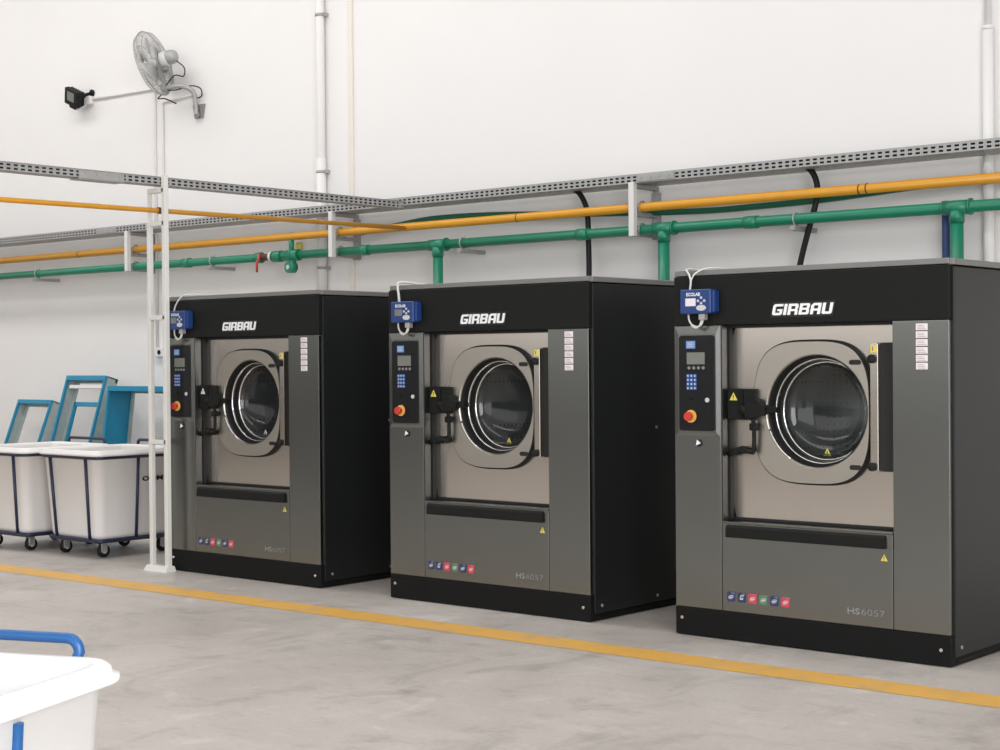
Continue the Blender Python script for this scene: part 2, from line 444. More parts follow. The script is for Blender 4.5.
    text_mesh(b, '6057', 1.074, .202, .031, -.0012, -.004, .126)
    b.build('model_lettering', ['galv_dark', 'grey_print'], lp)
    # recessed front plate with a round opening
    cx, cz = .80, 1.176
    def circ(r, y, n=96): return [(cx+r*math.cos(2*PI*i/n), y, cz+r*math.sin(2*PI*i/n)) for i in range(n)]
    b = MB()
    def rectloop(y, n=96):
        out = []
        for i in range(n):
            a = 2*PI*i/n; c, s_ = math.cos(a), math.sin(a)
            k = min(((1.244-cx) if c > 0 else (cx-.302))/max(abs(c), 1e-6), ((1.600-cz) if s_ > 0 else (cz-.622))/max(abs(s_), 1e-6))
            out.append((cx+c*k, y, cz+s_*k))
        return out
    b.loft([rectloop(.104), rectloop(.096), circ(.30, .096), circ(.30, .104)], smooth=False)
    b.build('front_plate', 'steel', t)
    b = MB(); b.box(.286, .302, .06, .104, .61, 1.612); b.box(.302, 1.244, .09, .104, .61, .624); b.box(.302, 1.244, .07, .104, 1.598, 1.612)
    b.build('recess_trim', 'groove', t)
    b = MB(); b.box(.2855, .2925, .003, .062, .61, 1.612); b.build('recess_side', 'dark_steel', t)
    # door
    dx, dz, hx, hz = .768, 1.170, .324, .356
    def sup(k, y, n=96, e=3.3):
        out = []
        for i in range(n):
            a = 2*PI*i/n; c, s_ = math.cos(a), math.sin(a)
            # ray from hole centre to the superellipse so that loops match
            lo, hi = .1, .6
            for _ in range(30):
                mid = (lo+hi)/2
                if abs((cx+c*mid-dx)/(hx*k))**e+abs((cz+s_*mid-dz)/(hz*k))**e < 1: lo = mid
                else: hi = mid
            out.append((cx+c*lo, y, cz+s_*lo))
        return out
    b = MB(); b.loft([sup(1., .095), sup(1., .064)], smooth=True)
    b.loft([sup(.99, .060), circ(.284, .060)], smooth=False); b.loft([circ(.284, .060), circ(.277, .066), circ(.277, .085)], smooth=True)
    dr = b.build('door', 'door_steel', t)
    b = MB(); b.loft([sup(1.002, .090), sup(1.002, .064), sup(.988, .0595)]); b.build('door_edge', 'groove', dr)
    b = MB(); b.loft([sup(1.018, .0957), sup(1.018, .088), sup(.99, .088)]); b.build('door_seal', 'groove', dr)
    b = MB(); b.loft([circ(.2775, .068), circ(.272, .072), circ(.266, .10), circ(.2655, .125)], smooth=True); b.build('porthole_gasket', 'rubber', dr)
    b = MB(); b.loft([circ(.2665, .120), circ(.262, .113), circ(.257, .116), circ(.255, .128)]); b.build('porthole_ring', 'chrome', dr)
    b = MB(); b.loft([circ(.2565, .125), circ(.2515, .150), circ(.2485, .172)]); b.build('porthole_funnel', 'dark_steel', dr)
    b = MB(); b.loft([circ(.250, .168), circ(.247, .161), circ(.241, .164), circ(.239, .176)]); b.build('porthole_ring', 'chrome', dr)
    b = MB()
    b.loft([circ(.2415, .172), circ(.230, .192), circ(.20, .214), circ(.15, .234), circ(.09, .246), circ(.03, .250)], (False, True))
    gl = b.build('porthole_glass', 'glass', dr)
    b = MB(); triangle(b, .783, .966, .046, .203); b.build('warning_sticker', [yellow, 'groove'], dr)
    for zz in (1.418, .906):
        b = MB(); b.prism(rrect_xz(.985, 1.048, zz-.012, zz+.012, .0115), .056, .0605); b.build('door_slot', 'groove', dr)
    # drum behind the glass
    b = MB(); b.loft([circ(.30, .098), circ(.30, .26)]); b.loft([circ(.30, .26), circ(.40, .261), circ(.40, .85), circ(.01, .86)])
    dm = b.build('drum', 'drum', t)
    for k in range(3):
        a = PI*(.5+2*k/3)+.35
        c, s_ = math.cos(a), math.sin(a)
        tg = (-s_, c); b = MB()
        def pt(r, w_, y): return (cx+c*r+tg[0]*w_, y, cz+s_*r+tg[1]*w_)
        b.loft([[pt(.40, -.07, y), pt(.33, -.025, y), pt(.31, 0, y), pt(.33, .025, y), pt(.40, .07, y)] for y in (.28, .84)], (True, True), smooth=False)
        b.build('drum_lifter', 'drum', dm)
    # latch on the left
    b = MB(); b.box(.303, .47, .028, .095, 1.128, 1.286, .006); b.mi = 1; b.box(.372, .404, .024, .03, 1.132, 1.282); lt = b.build('door_latch', ['black', 'plinth'], t)
    b = MB(); triangle(b, .345, 1.247, .046, .026); b.build('warning_sticker', [yellow, 'groove'], lt)
    b = MB(); b.prism([(.425, 1.155), (.455, 1.140), (.515, 1.150), (.545, 1.168), (.545, 1.198), (.515, 1.212), (.488, 1.236), (.466, 1.236), (.43, 1.205)], -.002, .050)
    b.box(.535, .60, .012, .058, 1.167, 1.197, .006); b.cyl((.43, .02, 1.18), (.40, .02, 1.18), .026, 16)
    b.cyl((.475, -.006, 1.220), (.475, .0, 1.220), .009, 12)
    b.build('latch_arm', 'black', lt)
    b = MB(); b.tube(smooth_path([(.455, .03, 1.15), (.462, .03, 1.10), (.462, .032, 1.02), (.458, .032, .972)], 4), [.011]*13, 10)
    b.box(.444, .478, .012, .05, 1.075, 1.112, .004)
    b.tube([(.300, .045, .952), (.34, .03, .962), (.40, .025, .978), (.462, .03, .966)], [.014, .017, .019, .014], 12)
    b.box(.345, .375, .01, .06, .948, .985, .004); b.cyl((.41, .0, .977), (.41, .06, .977), .017, 14)
    b.build('release_linkage', 'black', lt)
    # bright arc of the porthole's lower-left rim, added as a polished bead
    b = MB(); b.tube([(cx+.278*math.cos(a), .0575, cz+.278*math.sin(a)) for a in [PI*(1.11+.22*i/10) for i in range(11)]], .006, 8); b.build('rim_bright_arc', 'chrome', dr)
    # hinge on the right
    b = MB(); b.box(1.10, 1.143, .050, .1, .892, 1.508, .003); hg = b.build('hinge_strip', 'steel', t)
    b = MB(); b.box(1.118, 1.2435, .086, .1035, .890, 1.512, .003); b.build('hinge_pocket', 'groove', hg)
    for zz in (1.434, .914):
        b = MB(); b.tube([(1.113, .055, zz), (1.113, .035, zz), (1.113, .032, zz), (1.113, .028, zz)], [.021, .021, .018, .008], 20); b.build('hinge_knob', 'rubber', hg)
    b = MB(); b.mi = 0; b.box(1.104, 1.138, .0485, .0505, 1.464, 1.500); b.mi = 1; b.box(1.112, 1.120, .0478, .049, 1.472, 1.494); b.mi = 0
    b.build('yellow_sticker', ['yellow_label', 'label_text'], hg)
    return t

MX = (0.0, 2.1543, 4.2503)
washer(MX[0], 'dark grey round-door washer standing beside the white ladder post', 'pale_label')
washer(MX[1], 'dark grey round-door washer standing between two others, middle of the row')
washer(MX[2], 'dark grey round-door washer at the right end of the row, largest in the photo')

# blue dosing boxes on the fascias
def dosing(x0, label, style):
    t = empty('control_box', (x0+.034, 0, 0)); tag(t, label, 'control box', 'blue control boxes on the washers')
    b = MB(); b.box(.045, .232, -.062, 0.001, 1.672, 1.798, .006, 3); b.box(.222, .248, -.05, -.004, 1.680, 1.79, .004)
    bx = b.build('housing', 'box_blue', t)
    b = MB(); b.box(.080, .142, -.0645, -.061, 1.712, 1.752, .001); b.build('display', 'lcd' if style else 'label_white', t)
    b = MB(); text_mesh(b, 'ECOLAB', .086, 1.763, .018, -.0635, .03, .084); b.build('maker_lettering', 'white', t)
    b = MB()
    for dx_, dz_ in ((0, .016), (-.019, 0), (.019, 0), (0, -.012)):
        b.box(.176+dx_-.007, .176+dx_+.007, -.065, -.061, 1.738+dz_-.006, 1.738+dz_+.006, .002)
    b.prism([(.176+.030*math.cos(a), 1.702+.015*math.sin(a)) for a in [2*PI*i/20 for i in range(20)]], -.064, -.061)
    b.build('button_pad', 'light_print', t)
    b = MB(); b.box(.150, .186, -.05, -.015, 1.640, 1.673, .004); b.build('cable_gland', 'galv', t)
    b = MB()
    b.tube(smooth_path([(.077, -.03, 1.675), (.082, -.034, 1.645), (.10, -.036, 1.618), (.135, -.036, 1.606), (.160, -.035, 1.620), (.168, -.033, 1.645)], 6), .005, 8)
    b.tube(smooth_path([(.10, -.04, 1.612), (.13, -.043, 1.600), (.150, -.04, 1.612), (.160, -.033, 1.645)], 5), .004, 8)
    if style == 0:
        b.tube(smooth_path([(.086, -.03, 1.795), (.092, -.03, 1.84), (.075, -.018, 1.875), (.03, .03, 1.909), (.02, .2, 1.906)], 6), .0055, 8)
        b.tube(smooth_path([(.088, -.03, 1.80), (.094, -.03, 1.845), (.118, -.018, 1.885), (.165, .03, 1.910), (.20, .2, 1.906)], 6), .0045, 8)
    elif style == 1:
        b.tube(smooth_path([(.088, -.03, 1.795), (.085, -.032, 1.84), (.072, -.026, 1.895), (.078, .0, 1.918), (.09, .2, 1.906)], 6), .0075, 8)
    else:
        b.tube(smooth_path([(.075, -.03, 1.795), (.095, -.03, 1.84), (.145, -.02, 1.895), (.18, .02, 1.912), (.22, .2, 1.906)], 6), .0055, 8)
    b.build('cable', 'cable_white', t)
dosing(MX[0], 'small blue control box half hidden by the ladder post', 2)
dosing(MX[1], 'small blue control box with one thick white cable on the middle washer', 1)
dosing(MX[2], 'small blue control box with a pale screen and forked white cables on the right washer', 0)

# ------------------------------------------------------------------ cable trays
def tray_mesh(L, hgt=.060, wid=.285, pitch=.052, slot=.030):
    """runs along local +x from 0, front face at y=0, floor at z=0"""
    b = MB()
    def strip(pfn, rows):
        n = int(L/pitch)
        for (a0, a1, holes) in rows:
            if not holes:
                b._f([b.bm.verts.new(pfn(*q)) for q in ((0, a0), (L, a0), (L, a1), (0, a1))])
            else:
                off = (pitch/2 if holes == 2 else 0)
                x = 0.
                for k in range(n+1):
                    s0 = k*pitch+off; s1 = s0+slot
                    if s1 > L: break
                    b._f([b.bm.verts.new(pfn(*q)) for q in ((x, a0), (s0, a0), (s0, a1), (x, a1))])
                    x = s1
                b._f([b.bm.verts.new(pfn(*q)) for q in ((x, a0), (L, a0), (L, a1), (x, a1))])
    h = hgt
    rows = [(0, .14*h, 0), (.14*h, .36*h, 1), (.36*h, .56*h, 0), (.56*h, .78*h, 1), (.78*h, h, 0)]
    strip(lambda x, z: (x, 0, z), rows)
    strip(lambda x, z: (x, wid, z), rows)
    strip(lambda x, y: (x, y, 0), [(0, wid*.2, 0), (wid*.2, wid*.27, 1), (wid*.27, wid*.73, 0), (wid*.73, wid*.8, 1), (wid*.8, wid, 0)])
    strip(lambda x, y: (x, y, h), [(0, .010, 0), (wid-.010, wid, 0)])
    return b
TY = 2.39
t = empty('cable_tray', (-7.2, TY, 2.705)); tag(t, 'long perforated steel cable tray running along the wall above the pipes', 'cable tray')
o = tray_mesh(15.5).build('tray_channel', 'galv', t)
md = o.modifiers.new('sheet', 'SOLIDIFY'); md.thickness = .0025
for xx in (4.3-.5, 9.5, -1.0+4.0):
    b = MB(); b.box(xx, xx+.32, -.006, -.001, .006, .056, .001)
    for k in range(4): b.cyl((xx+.04+k*.08, -.005, .03), (xx+.04+k*.08, -.012, .03), .007, 8)
    b.build('joint_plate', 'galv', t)
t = empty('cable_tray', (.03, 2.34, 2.672)); t.rotation_euler = (0, 0, -PI/2)
tag(t, 'perforated steel cable tray crossing from the white ladder post to the wall', 'cable tray')
o = tray_mesh(6.6, .056, -.12).build('tray_channel', 'galv', t)
# local +x -> world -y, local y -> world +x ; tray body spreads towards -x
md = o.modifiers.new('sheet', 'SOLIDIFY'); md.thickness = .0025
b = MB(); b.box(2.72, 3.08, .001, .006, -.006, .052, .001); b.box(2.72, 3.08, -.10, 0, -.012, -.006)
for k in range(4): b.cyl((2.76+k*.09, .005, .03), (2.76+k*.09, .012, .03), .007, 8)
b.build('joint_plate', 'galv', t)

# power cables in the wall tray with tails dropping to the washers
def cable(name, pts, r, label, m='cable', n=8):
    b = MB(); b.tube(smooth_path(pts, n), r, 10); return tag(b.build(name, m), label, 'cable')
cable('power_cable', [(1.30, 2.55, 2.735), (1.50, 2.55, 2.738), (1.60, 2.55, 2.722), (1.66, 2.55, 2.68), (1.71, 2.55, 2.60), (1.730, 2.55, 2.52), (1.737, 2.55, 2.34), (1.739, 2.55, 2.05), (1.74, 2.52, 1.6)], .021,
      'black power cable dropping straight from the tray behind the middle washer')
cable('power_cable', [(3.25, 2.55, 2.735), (3.45, 2.55, 2.738), (3.56, 2.55, 2.728), (3.62, 2.55, 2.69), (3.655, 2.55, 2.62), (3.662, 2.55, 2.54), (3.635, 2.55, 2.42), (3.59, 2.55, 2.285), (3.527, 2.55, 2.067), (3.45, 2.54, 1.7)], .021,
      'black power cable hanging in a curve behind the right washer')
b = MB()
for yy, zz in ((TY+.030, 2.731), (TY+.034, 2.752), (TY+.085, 2.732), (TY+.14, 2.734)):
    b.tube(smooth_path([(-7.1+k*.62, yy+.006*math.sin(k*1.7+yy*40), zz+.004*math.sin(k*2.3)) for k in range(25)], 3), .0125, 8)
tag(b.build('cable_bundle', 'cable'), 'dark cable bundle lying in the long wall tray, showing through its slots', 'cable')
b = MB()
for xx, zz in ((0.0, 2.694), (-.004, 2.714), (-.05, 2.69)):
    b.tube(smooth_path([(xx+.005*math.sin(k*1.9), 2.3-k*.62, zz+.004*math.sin(k*2.1)) for k in range(11)], 3), .0115, 8)
tag(b.build('cable_bundle', 'cable'), 'dark cable bundle lying in the tray that crosses the ladder post', 'cable')

# ------------------------------------------------------------------ pipes
YP, ZY, ZG = 2.47, 2.534, 2.370
t = empty('gas_pipe', (0, YP, ZY)); tag(t, 'thick yellow pipe running the length of the wall above the green pipe', 'pipe')
b = MB(); b.cyl((-7.4, 0, 0), (8.3, 0, 0), .033, 24); b.build('pipe_run', 'yellow_pipe', t)
for xx in (1.12, -4.6, 4.02):
    b = MB(); b.cyl((xx-.004, 0, 0), (xx+.004, 0, 0), .0345, 24)
    if xx > 3: b.cyl((xx+.05, 0, 0), (xx+.058, 0, 0), .0355, 24)
    b.build('joint_seam', 'copper', t)
t = empty('gas_pipe', (-.06, 0, 2.505)); tag(t, 'thin yellow pipe crossing past the ladder post to the thick yellow pipe', 'pipe')
b = MB(); b.cyl((0, -4.2, -.034), (0, 2.44, .018), .0175, 18); b.build('pipe_run', 'yellow_pipe', t)
b = MB(); b.cyl((0, -.03, .0), (0, .05, .0), .023, 18); b.build('pipe_clamp', 'copper', t)

t = empty('water_pipe', (0, YP, ZG)); tag(t, 'thick green pipe under the yellow pipe with branches to the washers', 'pipe')
VX = -1.78           # valve position along the wall
def dull(o): return o
b = MB(); b.cyl((-7.4, 0, 0), (VX-.10, 0, 0), .036, 24); b.build('pipe_run', 'green_pipe', t)
b = MB(); b.cyl((VX+.10, 0, 0), (8.3, 0, 0), .037, 24); b.build('pipe_run', 'green_pipe', t)
for xx in (.28, 2.474, 4.685):
    b = MB(); b.cyl((xx-.085, 0, 0), (xx+.085, 0, 0), .045, 24); b.cyl((xx-.1, 0, 0), (xx-.085, 0, 0), .041, 24, .045)
    b.cyl((xx+.085, 0, 0), (xx+.096, 0, 0), .053, 24); b.cyl((xx, 0, -.02), (xx, 0, -.095), .046, 24)
    tee = b.build('tee_fitting', 'green_pipe', t)
    b = MB(); b.cyl((xx, 0, -.07), (xx, 0, -ZG+1.2), .040, 24); b.tube(smooth_path([(xx, 0, -ZG+1.2), (xx, -.02, -ZG+1.08), (xx, -.14, -ZG+1.0), (xx, -.955, -ZG+1.0)], 5), .040, 16)
    b.build('drop_pipe', 'green_pipe', t)
for xx in (-.55, 1.75, 3.2, -2.9):
    b = MB(); b.cyl((xx-.05, 0, 0), (xx+.05, 0, 0), .044, 24); b.build('coupling', 'green_pipe', t)
# isolating valve with red lever
b = MB(); b.cyl((VX-.13, 0, 0), (VX-.07, 0, 0), .048, 20); b.mi = 1; b.cyl((VX-.07, 0, 0), (VX+.05, 0, 0), .030, 20)
b.cyl((VX-.02, 0, 0), (VX-.02, -.06, 0), .016, 12); b.mi = 2; b.cyl((VX+.05, 0, 0), (VX+.085, 0, 0), .045, 20); b.mi = 0; b.cyl((VX+.085, 0, 0), (VX+.20, 0, 0), .050, 20)
b.cyl((VX+.20, 0, 0), (VX+.32, 0, 0), .044, 20); b.cyl((VX+.32, 0, 0), (VX+.345, 0, 0), .056, 20)
vl = b.build('isolating_valve', ['green_pipe', 'copper', 'pvc'], t)
b = MB(); b.tube([(VX-.03, -.06, .03), (VX-.03, -.075, -.02), (VX-.04, -.085, -.06), (VX-.04, -.085, -.135)], [.013, .014, .011, .011], 10); b.build('lever', 'red', vl)
# bleed branch just right of the valve
bx_ = VX+.32
b = MB(); b.cyl((bx_-.06, 0, 0), (bx_+.1, 0, 0), .050, 20); b.cyl((bx_, 0, 0), (bx_, 0, .17), .022, 16); b.cyl((bx_-.03, 0, .17), (bx_+.03, 0, .17), .028, 16)
b.cyl((bx_+.01, 0, 0), (bx_+.01, 0, -.10), .034, 18); b.cyl((bx_+.01, .02, -.105), (bx_+.01, -.05, -.105), .050, 24); b.mi = 1; b.cyl((bx_+.01, -.05, -.105), (bx_+.01, -.058, -.105), .020, 16)
b.build('drain_branch', ['green_pipe', 'light_print'], t)

b = MB()
b.tube(smooth_path([(-.75, 2.63, 2.535), (-.34, 2.63, 2.572), (.05, 2.63, 2.602), (.49, 2.63, 2.600), (1.0, 2.63, 2.578), (1.8, 2.63, 2.530), (2.68, 2.63, 2.492), (3.18, 2.63, 2.493), (3.64, 2.63, 2.502), (4.0, 2.63, 2.520), (4.5, 2.63, 2.545), (5.2, 2.63, 2.55), (8, 2.63, 2.55)], 8), .022, 14)
tag(b.build('green_hose', 'green_hose'), 'dark green sagging hose half hidden behind the thick yellow pipe', 'hose')
for xx, lb in ((2.348, 'dark blue vertical pipe beside the green branch between middle and right washers'), (4.542, 'dark blue vertical pipe beside the green branch behind the right washer')):
    b = MB(); b.tube(smooth_path([(xx, 2.62, 2.43), (xx, 2.62, 1.1), (xx, 2.60, 1.02), (xx, 2.5, .98), (xx, 1.506, .98)], 6), .026, 16)
    tag(b.build('water_pipe', 'blue_pipe'), lb, 'pipe')

# steel brackets carrying tray and pipes
def bracket(x, label):
    t = empty('pipe_bracket', (x, TY, 2.325)); tag(t, label, 'bracket', 'pipe brackets on the wall')
    b = MB(); b.box(-.023, .023, -.012, .0, 0, .385, .002); b.box(.019, .023, 0, .03, 0, .385); b.build('front_bar', 'bracket_white', t)
    b = MB(); b.box(-.028, .028, .285, .325, -.01, .33, .002)
    b.tube(smooth_path([(0, .27, .365), (0, .295, .352), (0, .305, .32)], 4), .02, 8); b.build('wall_bar', 'bracket_grey', t)
    for zz, nm in ((.0, 'arm'), (.145, 'arm'), (.345, 'arm')):
        b = MB(); b.box(-.022, .022, -.004, .31, zz, zz+.03, .003); a = b.build(nm, 'bracket_grey', t)
        if zz < .3:
            zc = (ZG if zz < .1 else ZY)-2.325; r = .042 if zz < .1 else .037
            b = MB(); b.tube(arc((.034, YP-TY, zc), r+.005, -PI*.1, PI*1.1, 14, 'yz'), .006, 8)
            b.cyl((.034, YP-TY-r-.003, zc), (.034, YP-TY-r-.003, zz+.02), .006, 8); b.cyl((.034, YP-TY+r+.003, zc), (.034, YP-TY+r+.003, zz+.02), .006, 8)
            b.build('pipe_clamp', 'galv_dark', a)
bracket(-3.715, 'white steel bracket on the wall just left of the ladder post')
bracket(-.874, 'white steel bracket on the wall in front of the white drainpipe')
bracket(2.254, 'white steel bracket on the wall above the middle washer\'s right corner')

def hanger(x, label):
    t = empty('pipe_hanger', (x, YP, ZG)); tag(t, label, 'bracket', 'short hangers under the green pipe')
    b = MB(); b.tube(arc((0, 0, 0), .041, 0, 2*PI, 24, 'yz'), .006, 8); b.cyl((0, -.02, -.035), (0, -.02, -.085), .006, 8); b.cyl((0, .02, .035), (0, .02, .06), .005, 8); b.build('ring', 'galv', t)
    b = MB(); b.box(-.02, .02, -.05, .25, -.078, -.048, .003); b.build('arm', 'bracket_grey', t)
for x, lb in ((-5.33, 'short hanger under the green pipe at the far left of the photo'), (-2.53, 'short hanger under the green pipe between ladder post and valve'),
              (.55, 'short hanger under the green pipe above the middle washer'), (3.545, 'short hanger under the green pipe above the right washer')):
    hanger(x, lb)

# wall pipes
t = empty('drainpipe', (-1.29, HW-.045, 0)); tag(t, 'white plastic drainpipe on the wall behind the middle bracket of three', 'pipe')
b = MB(); b.cyl((0, 0, 0), (0, 0, 7.15), .038, 24); b.cyl((0, 0, 1.9), (0, 0, 3.22), .0435, 24); b.build('pipe_run', 'pvc', t)
for zz in (4.47, 3.10, 2.26):
    b = MB(); b.cyl((0, 0, zz-.012), (0, 0, zz+.012), .0445, 24); b.box(.038, .062, -.008, .044, zz-.014, zz+.014); b.box(-.056, -.038, .01, .044, zz-.014, zz+.014); b.build('pipe_clip', 'galv', t)
b = MB(); b.box(-.972, -.922, HW-.022, HW, 0, 7.15, .004); tag(b.build('wall_trunking', 'beige'), 'beige vertical trunking strip on the wall beside the white drainpipe', 'trunking')
t = empty('drainpipe', (4.80, HW-.036, 0)); tag(t, 'white plastic drainpipe on the wall behind the right end of the pipes', 'pipe')
b = MB(); b.cyl((0, 0, 0), (0, 0, 3.50), .035, 24); b.cyl((0, 0, 3.48), (0, 0, 7.15), .020, 24); b.build('pipe_run', 'wall', t)
b = MB(); b.cyl((0, 0, 3.49), (0, 0, 3.515), .0358, 24); b.build('pipe_clip', 'pvc', t)
b = MB(); b.cyl((-1.60, HW-.035, 2.435), (-1.60, HW-.035, 2.50), .028, 16); b.cyl((-1.60, HW-.035, 2.46), (-1.60, HW, 2.46), .012, 10)
tag(b.build('pipe_stub', 'yellow_label'), 'short yellow stub on the wall between yellow and green pipes by the red lever', 'pipe')

# ------------------------------------------------------------------ ladder post
t = empty('support_frame', (-.04, -.085, 0)); tag(t, 'white ladder-like steel post standing beside the left washer', 'post')
xr, xl, hw = .131, -.040, .0165
b = MB(); b.box(xr-hw-.0015, xr+hw+.0015, -.018, .018, .006, 2.735, .003); b.build('post', 'post', t)
b = MB(); b.box(xl-hw, xl+hw, -.0165, .0165, .006, 2.425, .003); b.build('post', 'post', t)
b = MB(); b.box(xl-.006, xl+.016, -.012, .012, 2.42, 2.64); b.build('stub_bar', 'post', t)
for zz in (.895, 1.755, 2.405, 2.632):
    b = MB(); b.box(xl-.004, xr+.004, -.018, .018, zz-.016, zz+.016, .003); b.build('rung', 'post', t)
b = MB(); b.loft([[(xl-.055, -.045, 0), (xr+.03, -.045, 0), (xr+.03, .045, 0), (xl-.055, .045, 0)], [(xl-.03, -.03, .04), (xr+.028, -.03, .04), (xr+.028, .03, .04), (xl-.03, .03, .04)]], (True, True), smooth=False)
b.build('base_plate', 'post', t)

# ------------------------------------------------------------------ wall fan, floodlight and their conduits
def conduit(pts, r, label):
    b = MB(); b.tube(pts, r, 12); tag(b.build('conduit', 'pvc'), label, 'conduit', 'thin wall conduits')
yc = HW-.013
FX = -3.001
conduit([(-4.72, yc, 4.118), (-3.70, yc, 4.108), (-3.676, yc, 4.09), (-3.672, yc, 4.06), (-3.672, yc, 1.53)], .013, 'thin white conduit running from the floodlight and down the wall to the socket')
conduit([(-3.04, yc, 3.985), (-3.53, yc, 3.965), (-3.55, yc, 3.95), (-3.553, yc, 3.90), (-3.553, yc, 1.60)], .0125, 'thin white conduit running from the wall fan and down behind the ladder post')
t = empty('wall_socket', (-3.64, HW, 1.50)); tag(t, 'small white socket box on the wall behind the ladder post', 'socket')
b = MB(); b.box(-.055, .09, -.05, 0, 0, .09, .006); b.build('socket_box', 'pvc', t)
b = MB(); b.cyl((.045, -.045, .045), (.045, -.058, .045), .022, 16); b.build('outlet', 'rubber', t)

t = empty('wall_fan', (FX, HW, 3.75)); tag(t, 'grey caged fan on a curved arm high on the wall above the ladder post', 'fan')
b = MB(); b.loft([[(-.085, 0, .13), (.085, 0, .13), (.055, 0, 0), (-.055, 0, 0)], [(-.085, -.02, .13), (.085, -.02, .13), (.055, -.02, 0), (-.055, -.02, 0)]], (True, True), smooth=False)
b.cyl((0, -.02, .03), (0, -.05, .03), .03, 12); b.cyl((0, -.02, .08), (0, -.026, .08), .018, 12); b.build('mounting_plate', 'galv_dark', t)
C_ = V((-.335, -.28, .525)); nn = V((-.86, -.42, -.27)).normalized()      # cage centre (local) and blowing direction
mount = C_-nn*.11+V((0, 0, -.275))
b = MB(); b.tube(smooth_path([(0, -.045, .03), (0, -.05, .12), (0, -.07, .22), (-.02, -.11, .27), (-.10, -.17, .30), tuple(mount)], 6), .022, 14); b.build('arm', 'galv', t)
a1 = nn.cross(V((0, 0, 1))).normalized(); a2 = nn.cross(a1)
def fp(r, a, d): return C_+(a1*math.cos(a)+a2*math.sin(a))*r+nn*d
RF = .312
b = MB(); nw = 56
for k in range(nw):
    a = 2*PI*k/nw
    b.tube([fp(.05, a, .075), fp(RF*.55, a+.10, .072), fp(RF*.88, a+.18, .05), fp(RF, a+.2, 0)], .0022, 4)
    b.tube([fp(.06, a, -.085), fp(RF*.55, a+.10, -.08), fp(RF*.88, a+.18, -.055), fp(RF, a+.2, 0)], .0022, 4)
for r, d, th in ((RF, 0, .0065), (RF*.93, .042, .003), (RF*.93, -.046, .003), (RF*.62, .07, .003), (RF*.62, -.077, .003), (RF*.25, .076, .003), (RF*.3, -.086, .003)):
    b.tube([fp(r, 2*PI*i/40, d) for i in range(41)], th, 6)
b.build('cage', 'wire', t)
for k in range(3):
    b = MB(); loops = []
    for i in range(7):
        r = .04+i*.031; wdt = .035+.075*math.sin(min(1., i/5)*PI/2)
        if i == 6: wdt *= .6
        a = 2*PI*k/3+.3; lp = []
        for u, th in ((-1, .004), (0, .007), (1, .004), (1, -.004), (0, -.007), (-1, -.004)):
            lp.append(fp(math.hypot(r, u*wdt), a+math.atan2(u*wdt, r)+.1*i/6, th+u*.026))
        loops.append(lp)
    b.loft(loops, (True, True)); b.build('blade', 'blade', t)
b = MB(); b.tube([C_+nn*.03, C_+nn*.02, C_-nn*.06], [.03, .05, .05], 20); b.build('hub', 'blade', t)
b = MB()
b.tube([C_-nn*d for d in (.08, .085, .15, .155)], [.04, .066, .070, .062], 24)
for k in range(18):
    a = 2*PI*k/18; b.obox(fp(.070, a, -.118), (.012, .006, .058), (a1*math.cos(a)+a2*math.sin(a)).to_track_quat('X', 'Z').to_matrix() if False else Matrix((nn.cross(a1*math.cos(a)+a2*math.sin(a)), (a1*math.cos(a)+a2*math.sin(a)), nn)).transposed())
mo = b.build('motor', 'bracket_white', t)
b = MB(); b.tube([C_-nn*d for d in (.152, .16, .20, .235, .25, .255)], [.066, .068, .067, .056, .035, .01], 24); b.build('motor_cap', 'galv', mo)
b = MB(); b.obox(mount+V((0, 0, .06)), (.035, .045, .20), nn.to_track_quat('X', 'Z').to_matrix(), .006); b.obox(mount+V((0, 0, .01)), (.06, .06, .07), nn.to_track_quat('X', 'Z').to_matrix(), .008)
b.obox(C_-nn*.12+V((0, 0, -.085)), (.06, .05, .05), nn.to_track_quat('X', 'Z').to_matrix(), .006); b.build('pivot_bracket', 'galv_dark', t)
b = MB(); mc = C_-nn*.24
b.tube(smooth_path([mc+V((0, 0, -.05)), mc+V((.07, .04, -.12)), mc+V((.06, .04, -.2)), mc+V((-.03, 0, -.19)), mount+V((.02, 0, .0)), mount+V((.09, .06, -.015)), (-.02, -.09, .30), (.07, -.05, .27), (.06, -.03, .20), (-.02, -.03, .19)], 6), .006, 8)
b.tube(smooth_path([fp(RF, PI*.5, -.02)+V((-.03, 0, 0)), fp(RF, PI*.5, 0)+V((-.06, 0, -.03)), (-.40, -.1, .22), (-.33, -.02, .175)], 6), .006, 8)
b.build('power_lead', 'cable', t)

t = empty('floodlight', (-4.83, HW, 4.10)); tag(t, 'small black floodlight on the wall beside the fan', 'lamp')
R = Matrix.Rotation(math.radians(8), 3, 'Z') @ Matrix.Rotation(math.radians(24), 3, 'Y') @ Matrix.Rotation(math.radians(18), 3, 'X')
cF = V((.005, -.155, .035))
b = MB(); b.obox(cF, (.20, .055, .17), R, .010); hb = b.build('housing', 'rubber', t)
b = MB()
for k in range(7): b.obox(cF+R @ V((-.09+k*.03, .045, 0)), (.008, .05, .15), R)
b.obox(cF+R @ V((.0, .03, -.095)), (.10, .07, .05), R, .008)
b.build('heat_sink', 'rubber', hb)
b = MB(); b.obox(cF+R @ V((0, -.029, .012)), (.105, .006, .095), R, .002); b.build('lens', 'lcd', hb)
b = MB(); b.tube([cF+R @ V((.10, .02, 0)), V((.09, -.07, .06)), V((.125, -.012, .085))], [.022, .018, .014], 10); b.cyl((.125, -.02, .085), (.125, 0, .085), .035, 16); b.obox(cF+R @ V((.108, 0, 0)), (.015, .05, .05), R); b.build('wall_arm', 'rubber', t)
